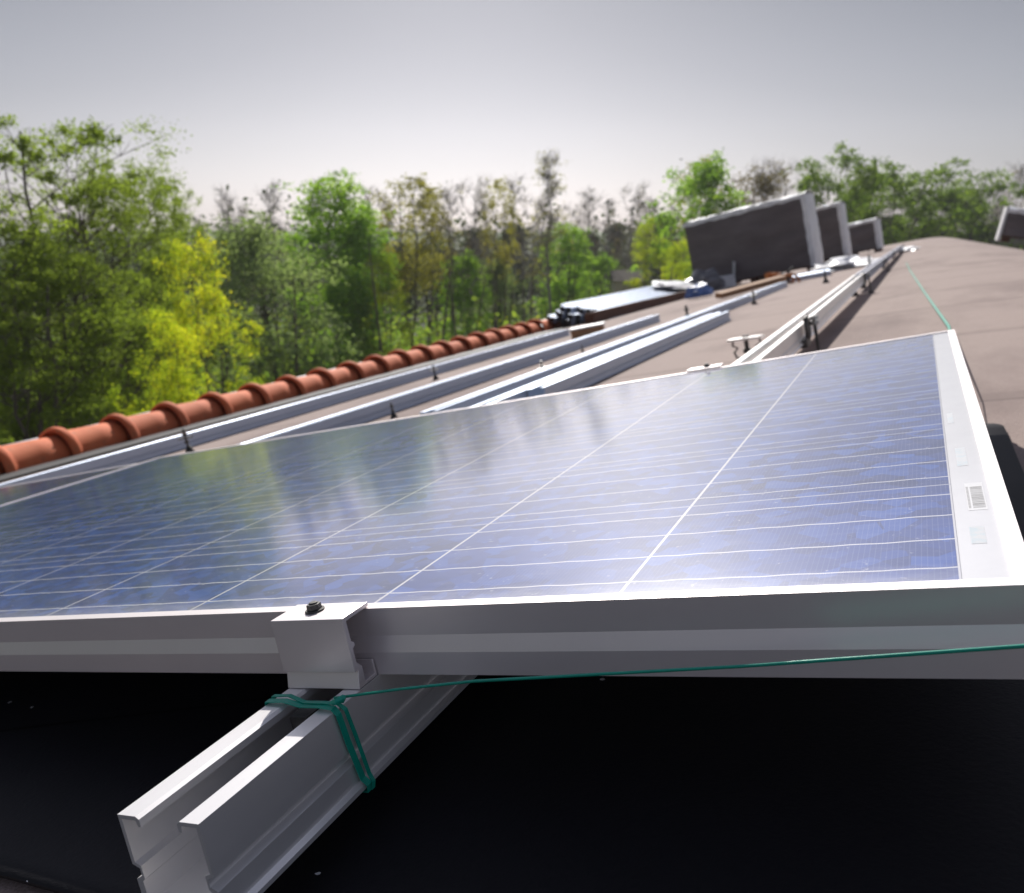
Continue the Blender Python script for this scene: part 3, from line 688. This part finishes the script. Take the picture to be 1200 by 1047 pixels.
# ------------------------------------------------------------------ wrapped stacks of panels
def stack(pxr, pyr, width, depth, height, rz, label, seed, fx=None):
    g = ground(pxr, pyr); a = math.atan(slope(g.x - width / 2)) * 1.1
    root = empty('panel_stack', mat=Matrix.Translation(g + Vector((0, 0, .0))) @ Matrix.Rotation(-a, 4, 'Y') @ Matrix.Rotation(rz, 4, 'Z'), label=label, cat='panel stack', group='film wrapped stacks of solar panels standing on the roof')
    rn = random.Random(seed)
    nxs, nzs = 14, 9
    m_ = MB(); pb = .10
    # pack body: face with slight bulges
    def grid(fn, na, nb):
        vs = [fn(i / na, j / nb) for j in range(nb + 1) for i in range(na + 1)]
        m_.add(vs, [(j * (na + 1) + i, j * (na + 1) + i + 1, (j + 1) * (na + 1) + i + 1, (j + 1) * (na + 1) + i) for j in range(nb) for i in range(na)])
    bul = lambda u_, v_: .012 * math.sin(u_ * 7 + seed) * math.sin(v_ * 9 + seed * 2) * math.sin(math.pi * u_) * math.sin(math.pi * v_)
    grid(lambda u_, v_: (-width + u_ * width, bul(u_, v_), pb + v_ * height), nxs, nzs)
    grid(lambda u_, v_: (-width + u_ * width, depth, pb + v_ * height), 1, 1)
    grid(lambda u_, v_: (-width, depth * u_, pb + v_ * height), 1, 1); grid(lambda u_, v_: (0, depth * u_, pb + v_ * height), 1, 1)
    grid(lambda u_, v_: (-width + width * u_, depth * v_, pb + height), 1, 1); grid(lambda u_, v_: (-width + width * u_, depth * v_, pb), 1, 1)
    m_.build('panel_pack', M['pack'], root)
    f_ = MB(); e_ = .012
    # film: crumpled cap on top and sheet round the right-hand end
    def cr(x, y, z, s=.02): return (x + rn.uniform(-s, s) * .5, y + rn.uniform(-s, s) * .5, z + rn.uniform(-s, s))
    na = 22
    rows = []
    for (yy, zz) in ((-.018, pb + height - .055), (-.02, pb + height + .01), (depth * .3, pb + height + .035), (depth * .7, pb + height + .035), (depth + .02, pb + height + .01), (depth + .02, pb + height - .06)):
        rows.append([cr(-width - .02 + (width + .04) * i / na, yy, zz, .012) for i in range(na + 1)])
    f_.add([p for r_ in rows for p in r_], [(j * (na + 1) + i, j * (na + 1) + i + 1, (j + 1) * (na + 1) + i + 1, (j + 1) * (na + 1) + i) for j in range(5) for i in range(na)])
    nb = 14; rows = []
    for (xx, yy) in ((-.05, -.020), (.016, -.016), (.030, depth * .35), (.028, depth * .7), (.018, depth + .016), (-.05, depth + .02)):
        rows.append([cr(xx, yy, pb - .03 + (height + .03) * i / nb, .012) for i in range(nb + 1)])
    f_.add([p for r_ in rows for p in r_], [(j * (nb + 1) + i, (j + 1) * (nb + 1) + i, (j + 1) * (nb + 1) + i + 1, j * (nb + 1) + i + 1) for j in range(5) for i in range(nb)])
    f_.build('film_wrap', M['film'], root)
    p_ = MB()
    for x_ in (-width + .02, -width / 2 - .05, -.12): p_.box(x_, x_ + .10, .0, depth, 0.0, .075)
    p_.box(-width, 0, .01, depth - .01, .076, .097); p_.build('pallet', M['timber'], root, bevel=.003)
    return root
stack(956, 318, 1.82, .62, 1.02, R(-5), 'tallest and nearest wrapped stack of dark panels at the left roof edge', 1)
stack(993, 305, 1.02, .42, 1.02, R(-8), 'middle wrapped panel stack, narrower, behind the nearest stack on the left', 2)
stack(1031, 295, 1.25, .50, .66, R(-8), 'smallest looking wrapped stack of the three at the left roof edge', 3)
g4 = stack(1172, 292, 1.7, .42, .40, R(0), 'wrapped dark panel stack at the right edge of the view beyond the roof crest', 4)
pR = at_dist(1166, 16.0, 290.); 
g4.matrix_world = Matrix.Translation((pR.x + 1.75, pR.y, prof(pR.x + .9, pR.y) - .02)) @ Matrix.Rotation(R(8.5), 4, 'Y')
# the far-side film end of the right stack shows on its left side
m = MB(); m.box(-1.76, -1.72, -.02, .44, .0, .53); m.build('film_end', M['film'], g4, bevel=.01)

# ------------------------------------------------------------------ trees
def leaf_mat(name, dark, mid, light, yellow=None):
    t = NT(name); geo = t.n.new('ShaderNodeNewGeometry'); info = t.n.new('ShaderNodeObjectInfo')
    n = t.noise(.55, 3, .6, vec=geo.outputs['Position']); rnd_ = geo.outputs['Random Per Island']
    f = t.math('ADD', t.math('MULTIPLY', n, .75), t.math('MULTIPLY', rnd_, .32))
    st = [(.25, dark), (.5, mid), (.75, light)]
    if yellow: st.append((.9, yellow))
    c = t.ramp(f, st)
    c = t.mix(t.math('MULTIPLY', info.outputs['Random'], .3), c, dark)
    t.set(Base_Color=c, Roughness=.7, Specular_IOR_Level=.08)
    tr = t.n.new('ShaderNodeBsdfTranslucent'); t.link(t.mix(1.0, c, (1.25, 1.35, .55), 'MULTIPLY'), tr.inputs[0])
    mx = t.n.new('ShaderNodeMixShader'); mx.inputs[0].default_value = .58
    t.link(t.b.outputs[0], mx.inputs[1]); t.link(tr.outputs[0], mx.inputs[2]); t.link(mx.outputs[0], t.out.inputs[0]); return t.m
LM = {
 'olive': leaf_mat('olive green leaves', (.10, .135, .03), (.20, .26, .05), (.34, .41, .09)),
 'yellow': leaf_mat('yellow green leaves', (.16, .24, .03), (.38, .46, .04), (.78, .68, .045), (.90, .72, .05)),
 'deep': leaf_mat('mid green leaves', (.06, .10, .025), (.12, .19, .04), (.23, .30, .07)),
 'willow': leaf_mat('grey green leaves', (.09, .125, .07), (.19, .245, .15), (.33, .40, .25)),
 'bright': leaf_mat('fresh green leaves', (.10, .19, .035), (.21, .35, .06), (.38, .52, .10)),
 'bud': leaf_mat('budding brown green leaves', (.13, .115, .04), (.26, .235, .06), (.42, .38, .10)),
 'ever': leaf_mat('dark evergreen needles', (.022, .032, .024), (.045, .060, .042), (.07, .09, .058)),
 'rust': leaf_mat('reddish brown buds', (.08, .06, .04), (.15, .11, .065), (.20, .16, .08)),
}
M['bark'] = plain('grey brown bark', (.13, .105, .09), (.06, .048, .042), 5, .9, 0, .5, .02, stretch=(3, 3, .6))
M['bark_pale'] = plain('pale grey bark', (.30, .275, .27), (.16, .145, .14), 5, .9, 0, .4, .02, stretch=(3, 3, .6))

def quads_mesh(name, C, S, rng, mat, parent, kind=None, flatz=.6, twigs=None, twmat=None):
    """C (n,3) centres, S (n,) sizes -> random oriented leaf-shaped quads"""
    n = len(C); a = rng.normal(size=(n, 3)); a[:, 2] *= flatz; a /= np.linalg.norm(a, axis=1)[:, None]
    b = rng.normal(size=(n, 3)); b -= (b * a).sum(1)[:, None] * a; b /= np.linalg.norm(b, axis=1)[:, None]
    a *= S[:, None] * .5; b *= S[:, None] * .34
    V = np.stack([C - a, C + b - a * .1, C + a, C - b + a * .15], 1).reshape(-1, 3).astype(np.float32)
    if twigs is not None and twigs.f:
        me = bpy.data.meshes.new(name); q = np.arange(4 * n).reshape(-1, 4)
        me.from_pydata(V.tolist() + twigs.v, [], q.tolist() + [tuple(i + 4 * n for i in f) for f in twigs.f])
        me.materials.append(mat); me.materials.append(twmat)
        me.polygons.foreach_set('material_index', [0] * n + [1] * len(twigs.f))
        o = bpy.data.objects.new(name, me); col.objects.link(o)
        if parent: o.parent = parent
        return tag(o, kind=kind)
    me = bpy.data.meshes.new(name); me.vertices.add(4 * n); me.vertices.foreach_set('co', V.ravel())
    me.loops.add(4 * n); me.loops.foreach_set('vertex_index', np.arange(4 * n, dtype=np.int32))
    me.polygons.add(n); me.polygons.foreach_set('loop_start', np.arange(0, 4 * n, 4, dtype=np.int32)); me.polygons.foreach_set('loop_total', np.full(n, 4, np.int32))
    me.update(calc_edges=True); me.materials.append(mat)
    o = bpy.data.objects.new(name, me); col.objects.link(o)
    if parent: o.parent = parent
    return tag(o, kind=kind)

def limb(m_, p0, p1, r0, r1, rnd, n=5, seg=4, bow=.12):
    p0, p1 = Vector(p0), Vector(p1); L = (p1 - p0).length; pts = []
    off = Vector((rnd.uniform(-1, 1), rnd.uniform(-1, 1), rnd.uniform(-1.2, .1))) * L * bow
    for i in range(seg + 1):
        t_ = i / seg; pts.append(p0.lerp(p1, t_) + off * math.sin(math.pi * t_) + Vector((rnd.uniform(-1, 1), rnd.uniform(-1, 1), 0)) * L * .015)
    m_.tube(pts, [r0 + (r1 - r0) * i / seg for i in range(seg + 1)], n, caps=False); return pts

def make_tree(name, h, rad, base, shape, leafm, nclump, nleaf, lsize, seed, bark='bark', stems=1, spread=.55, clr=.10, bare=False, trunk_r=None, lean=0):
    rnd = random.Random(seed); rng = np.random.default_rng(seed)
    root = empty(name)
    tr = MB(); tw = MB(); leaves = []
    tr_r = trunk_r or h * .013
    tops = []
    for s_ in range(stems):
        a_ = rnd.uniform(0, 6.28); q = (0 if stems == 1 else rad * .28)
        top = Vector((q * math.cos(a_) + lean * h, q * math.sin(a_), h * (.97 if s_ == 0 else rnd.uniform(.75, .95))))
        pts = []
        for i in range(9):
            t_ = i / 8; pts.append(Vector((top.x * t_ ** 1.2 + rnd.uniform(-1, 1) * .017 * h * (t_ > 0), top.y * t_ ** 1.2 + rnd.uniform(-1, 1) * .017 * h * (t_ > 0), top.z * t_)))
        rr = tr_r / math.sqrt(stems) * 1.1
        tr.tube(pts, [rr * (1.25 if i == 0 else 1) * (1 - .88 * i / 8) + .008 for i in range(9)], 7); tops.append(pts)
    def on_trunk(z_):
        pts = tops[rnd.randrange(stems)]; t_ = min(max(z_ / pts[-1].z, 0), .999) * 8; i = int(t_); return pts[i].lerp(pts[min(i + 1, 8)], t_ - i)
    def env(t_):   # crown radius by relative height in the crown
        if shape == 'round': return math.sin(math.pi * min(max(.12 + .86 * t_, 0), 1)) ** .7
        if shape == 'column': return .35 + .65 * math.sin(math.pi * min(.15 + .8 * t_, 1)) ** .8 * (1 - .45 * t_)
        if shape == 'cone': return max(1.0 - t_, .05) ** .8
        if shape == 'vase': return .35 + .65 * math.sin(math.pi * min(.05 + .75 * t_, 1))
        return 1
    for c_ in range(nclump):
        t_ = rnd.random() ** .85; zc = h * (base + (1 - base) * t_); R_ = rad * env(t_) * (.25 + .75 * rnd.random() ** .6) * rnd.uniform(.75, 1.15); a_ = rnd.uniform(0, 6.28)
        zt = max(zc - R_ * rnd.uniform(.5, 1.2), h * base * .6); P_ = on_trunk(zt)
        cc = on_trunk(zc) * 1; cc = Vector((cc.x + R_ * math.cos(a_), cc.y + R_ * math.sin(a_), zc))
        r_ = max(tr_r * .30 * (1 - zt / h) + .012, .012)
        pts = limb(tr, P_, cc, r_, .006, rnd, 4, 4)
        nt_ = 12 if bare else 4
        for k_ in range(nt_):
            q = pts[rnd.randrange(2, 5)]; d_ = Vector((rnd.uniform(-1, 1), rnd.uniform(-1, 1), rnd.uniform(-.1, 1.3))).normalized() * rad * (rnd.uniform(.18, .42) if bare else clr * 2)
            tp = limb(tw, q, q + d_, .012, .005, rnd, 3, 2, .08)
            if bare:
                for _ in range(3):
                    q2 = tp[rnd.randrange(1, 3)]; d2 = Vector((rnd.uniform(-1, 1), rnd.uniform(-1, 1), rnd.uniform(0, 1.2))).normalized() * rad * rnd.uniform(.1, .22); tw.tube([q2, q2 + d2], [.007, .003], 3, caps=False)
        nl = int(nleaf / nclump * rnd.uniform(.5, 1.5)); sig = rad * clr * rnd.uniform(.7, 1.5) * np.array([1.15, 1.15, .75])
        L_ = np.array(cc) + np.clip(rng.normal(size=(nl, 3)), -1.6, 1.6) * sig
        # a few sub-clumps so that the edge breaks up
        sub = np.array(cc) + rng.normal(size=(5, 3)) * sig * 1.3; w_ = rng.integers(0, 5, nl); half = rng.random(nl) < .65
        L_[half] = sub[w_[half]] + rng.normal(size=(half.sum(), 3)) * sig * .38
        leaves.append(L_)
    tr.build('trunk', M[bark], root, smooth=True)
    C = np.concatenate(leaves); C = C[C[:, 2] > .1]
    if len(C): quads_mesh('crown', C, lsize * rng.uniform(.6, 1.4, len(C)), rng, LM[leafm], root, twigs=tw, twmat=M[bark])
    return root

protos = {
 'olive_a': make_tree('broadleaf_tree', 10, 3.0, .20, 'vase', 'olive', 84, 40000, .072, 11, stems=3, clr=.075, trunk_r=.17),
 'olive_b': make_tree('broadleaf_tree', 10, 2.5, .15, 'round', 'olive', 60, 26000, .070, 12, stems=3, clr=.08, trunk_r=.15),
 'maple': make_tree('maple_tree', 7.2, 2.3, .10, 'round', 'yellow', 34, 24000, .07, 13, stems=2, clr=.11),
 'willow': make_tree('willow_tree', 8, 2.6, .12, 'round', 'willow', 70, 26000, .10, 14, stems=3, clr=.14),
 'poplar': make_tree('poplar_tree', 10, 2.0, .16, 'column', 'bright', 62, 18000, .135, 15, clr=.17, trunk_r=.10),
 'dgreen': make_tree('broadleaf_tree', 9, 2.9, .2, 'vase', 'deep', 46, 17000, .14, 26, stems=3, clr=.115),
 'green': make_tree('broadleaf_tree', 9, 2.7, .2, 'round', 'bright', 60, 15000, .16, 16, stems=2, clr=.13),
 'bud': make_tree('budding_tree', 12, 2.2, .42, 'vase', 'bud', 46, 6500, .13, 17, stems=2, clr=.13, trunk_r=.13),
 'bare': make_tree('bare_tree', 12, 1.5, .42, 'column', 'rust', 44, 700, .08, 18, 'bark_pale', clr=.13, bare=True, trunk_r=.10),
 'bare_b': make_tree('bare_tree', 12, 2.1, .40, 'vase', 'rust', 46, 1500, .09, 19, 'bark_pale', stems=2, clr=.13, bare=True, trunk_r=.12),
 'birch': make_tree('birch_tree', 13, 1.35, .35, 'column', 'bud', 60, 2400, .09, 20, 'bark_pale', clr=.16, bare=True, trunk_r=.12),
 'ever': make_tree('pine_tree', 11, 2.6, .12, 'cone', 'ever', 70, 16000, .22, 21, clr=.13),
 'rust': make_tree('broadleaf_tree', 10, 2.8, .2, 'round', 'rust', 60, 9000, .14, 22, stems=2, clr=.13, bare=True),
}
PH = {'olive_a': 10, 'olive_b': 10, 'maple': 7.2, 'willow': 8, 'poplar': 10, 'green': 9, 'dgreen': 9, 'bud': 12, 'bare': 12, 'bare_b': 12, 'birch': 13, 'ever': 11, 'rust': 10}
seen = set(); rnd = random.Random(99)
def plant(kind, px, top, dist, label, ws=1.0, rz=None, group=None):
    p = at_dist(px, dist); d = ray(px, top); hz = math.hypot(d[0], d[1]); ztop = d[2] * dist / hz
    hgt = ztop - GZ; s = hgt / PH[kind] / 1.04
    src = protos[kind]; o = src if kind not in seen else copy_tree(src); seen.add(kind)
    o.location = (p.x, p.y, GZ - .05); o.scale = (s * ws, s * ws, s); o.rotation_euler = (0, 0, rnd.uniform(0, 6.28) if rz is None else rz)
    tag(o, label, 'tree', group or 'trees standing beyond the roof edge'); return o
plant('olive_a', 55, 118, 18, 'tallest airy olive green tree at the far left, top nearest the picture top', .95)
plant('olive_a', 138, 172, 20, 'airy olive green tree just left of the yellow green maple', .7)
plant('olive_b', -10, 190, 16, 'olive green tree cut by the left picture edge')
plant('olive_b', 75, 270, 15.5, 'low dark olive tree in front of the tallest left trees', .9)
plant('olive_b', 20, 300, 14, 'lowest olive green tree in the left corner above the tiles', 1.2)
plant('olive_b', 190, 185, 24, 'slender olive tree rising behind the yellow green maple', .6)
plant('maple', 236, 285, 17, 'maple with glowing yellow green leaves above the tile ridge', .62)
plant('maple', 185, 370, 13.5, 'low yellow green young maple in front of the dark left trees', .6)
plant('willow', 318, 258, 24, 'rounded grey green willow right of the yellow maple', 1.05)
plant('poplar', 385, 205, 30, 'tall fresh green tree with pointed top right of the grey willow', 1.15)
plant('poplar', 425, 240, 31, 'fresh green tree against the right side of the tall pointed one', .95)
plant('maple', 452, 300, 30, 'yellow green young tree left of the brown budding tree', .7)
plant('bud', 478, 200, 33, 'tall thin tree with brownish young leaves and dark trunk', 1.0)
plant('bud', 500, 215, 36, 'second brownish budding tree just right of the tall thin one', .8)
plant('bare', 318, 205, 34, 'dark bare tree poking above the grey green willow', .9)
plant('bare', 268, 212, 34, 'bare tree poking up between the yellow maple and the willow', .8)
plant('bare_b', 548, 205, 36, 'bare tree with forked trunk right of the budding trees', .8)
plant('bare', 528, 208, 34, 'thin bare tree standing left of the forked bare one', .9)
plant('bud', 585, 205, 38, 'slim tree with pale green tufts left of the tall birch', .6)
plant('bare', 603, 200, 44, 'bare pole like tree immediately left of the tall birch', .9)
plant('birch', 643, 168, 38, 'tallest slender birch standing alone above the middle treeline', 1.0)
plant('poplar', 668, 262, 42, 'short green tree at the foot of the tall birch, right side', 1.2)
plant('green', 545, 300, 34, 'low green tree in front of the bare forked tree', .8)
plant('willow', 590, 305, 38, 'low grey green tree left of the birch foot', .9)
plant('green', 700, 300, 46, 'low green tree in the gap above the rail pile', 1.0)
plant('bare', 692, 215, 48, 'bare twiggy tree right of the tall birch', 1.1)
plant('bare_b', 735, 212, 52, 'wide bare tree above the small pale house', .8)
plant('bare', 765, 225, 52, 'bare tree left of the large green tree by the stacks', 1.0)
plant('maple', 757, 258, 44, 'narrow yellow green tree left of the panel stacks', .75)
plant('maple', 800, 285, 36, 'yellow green bush like tree touching the left side of the tallest stack', .7)
plant('green', 832, 190, 44, 'large green tree rising behind the tallest panel stack', 1.0)
plant('bud', 815, 180, 47, 'airy pale topped tree left behind the tallest stack', .7)
plant('rust', 893, 195, 52, 'reddish brown budding tree behind the tallest stack', 1.0)
plant('bare_b', 925, 183, 60, 'bare tree between the brown budding tree and the green one', 1.0)
plant('dgreen', 973, 178, 52, 'tall fresh green tree above the second panel stack', .75)
plant('bare_b', 1014, 200, 58, 'bare tree in the gap right of the tall green tree above the stacks', .9)
plant('dgreen', 1062, 198, 58, 'broad dark green tree above the far end of the roof', 1.25)
plant('dgreen', 1132, 192, 62, 'umbrella shaped green tree with sky gaps near the right edge', 1.1)
plant('dgreen', 1105, 215, 66, 'rounded green tree between the two big ones at the right', 1.0)
plant('bare_b', 1188, 190, 66, 'bare tree at the right picture edge above the lone stack', 1.0)
plant('bare', 1165, 230, 70, 'thin bare tree left of the one at the right picture edge', 1.1)
for i, (px, top, dist) in enumerate([(560, 268, 62), (600, 262, 66), (640, 275, 70), (690, 272, 66), (722, 262, 70), (778, 255, 64), (815, 265, 66), (860, 262, 62), (520, 290, 58), (470, 285, 56), (945, 258, 62), (1000, 250, 66), (1050, 252, 70), (1090, 255, 74), (1150, 262, 72), (1200, 262, 76), (250, 290, 40), (350, 300, 44), (410, 300, 46)]):
    plant('ever', px, top, dist, 'dark pine in the back row of the wood behind the lighter trees', rnd.uniform(1.0, 1.5), group='dark pines in the back row')
for i, (px, top, dist) in enumerate([(440, 215, 50), (455, 225, 52), (505, 220, 46), (570, 230, 50), (620, 225, 54), (665, 235, 58), (712, 228, 60), (752, 232, 62), (790, 235, 60), (285, 235, 44), (235, 250, 42), (372, 225, 46), (1035, 215, 72), (1160, 210, 78)]):
    plant(rnd.choice(['bare', 'bare_b']), px, top, dist, 'pale bare tree in the leafless row rising behind the green trees', rnd.uniform(.8, 1.1), group='bare trees rising behind the green ones')

# undergrowth and the far wood, which read as one mass
rng = np.random.default_rng(5)
def scatter(name, n, dmin, dmax, pxa, pxb, hfun, size, mat, label, cat):
    C = []
    nc = n // 60
    for _ in range(nc):
        px = rng.uniform(pxa, pxb); dist = rng.uniform(dmin, dmax); p = at_dist(px, dist); h = hfun() 
        c = np.array([p.x, p.y, GZ + h * rng.uniform(.25, .8)]); s = np.array([.9, .9, h * .28]) * rng.uniform(.5, 1.3)
        C.append(c + rng.normal(size=(60, 3)) * s)
    C = np.concatenate(C); C = C[C[:, 2] > GZ]
    o = quads_mesh(name, C, size * rng.uniform(.6, 1.4, len(C)), rng, mat, None, kind='stuff'); tag(o, label, cat); return o
scatter('undergrowth', 60000, 15, 46, -120, 900, lambda: rng.uniform(.6, 2.6), .17, LM['olive'], 'dense low green undergrowth between the tree trunks', 'undergrowth')
scatter('bright_undergrowth', 26000, 24, 44, -60, 860, lambda: rng.uniform(.5, 2.0), .16, LM['bright'], 'bright green sunlit shrubs and ground plants under the trees', 'undergrowth')
scatter('yellow_undergrowth', 9000, 28, 36, 560, 720, lambda: rng.uniform(.8, 2.2), .15, LM['yellow'], 'yellow flowering ground plants beyond the end of the tiles', 'undergrowth')
scatter('far_wood', 60000, 60, 90, -200, 1300, lambda: rng.uniform(2.5, 6.4), .42, LM['ever'], 'dark wood closing the view behind all the trees', 'wood')
# slim dark stems through the wood
m = MB(); rs = random.Random(21)
for _ in range(120):
    px = rs.uniform(-100, 1000); dist = rs.uniform(22, 62); p = at_dist(px, dist); h = rs.uniform(3, 5.8); lx, ly = rs.uniform(-.7, .7), rs.uniform(-.7, .7)
    m.tube([(p.x, p.y, GZ), (p.x + lx * .5, p.y + ly * .5, GZ + h * .5), (p.x + lx, p.y + ly, GZ + h)], [rs.uniform(.04, .10), .04, .012], 5, caps=False)
m.build('sapling_stems', M['bark'], None, smooth=True, kind='stuff', label='countless slim dark stems standing among the trees', cat='stems')

# small pale house in the wood
p = at_dist(736, 45); hs_ = empty('house', (p.x, p.y, GZ), (0, 0, R(25)), label='small pale house glimpsed between dark trunks left of the panel stacks', cat='house')
m = MB(); m.box(-.7, .7, -.9, .9, 0, 3.3); m.build('wall', plain('cream render', (.62, .52, .46), rough=.9), hs_)
m = MB(); m.add([(-.8, -1.05, 3.3), (.8, -1.05, 3.3), (.8, 1.05, 3.3), (-.8, 1.05, 3.3), (-.8, 0, 3.8), (.8, 0, 3.8)], [(0, 1, 5, 4), (2, 3, 4, 5), (0, 4, 3), (1, 2, 5), (0, 3, 2, 1)]); m.build('roof', M['bark'], hs_)
m = MB(); m.box(-.25, .3, -.94, -.91, 1.2, 2.2); m.build('window', M['rubber'], hs_)

# ------------------------------------------------------------------ thin spring haze
m = MB(); m.box(-160, 160, -60, 170, GZ - 2, 14)
hz = bpy.data.materials.new('pale haze'); hz.use_nodes = True; hn = hz.node_tree.nodes; hn.remove(hn['Principled BSDF'])
pv = hn.new('ShaderNodeVolumePrincipled'); pv.inputs['Density'].default_value = .0005; pv.inputs['Color'].default_value = (.88, .89, .95, 1); pv.inputs['Anisotropy'].default_value = .3
hz.node_tree.links.new(pv.outputs[0], hn['Material Output'].inputs['Volume'])
m.build('haze', hz, None, kind='stuff', label='thin pale haze softening the far trees', cat='haze')
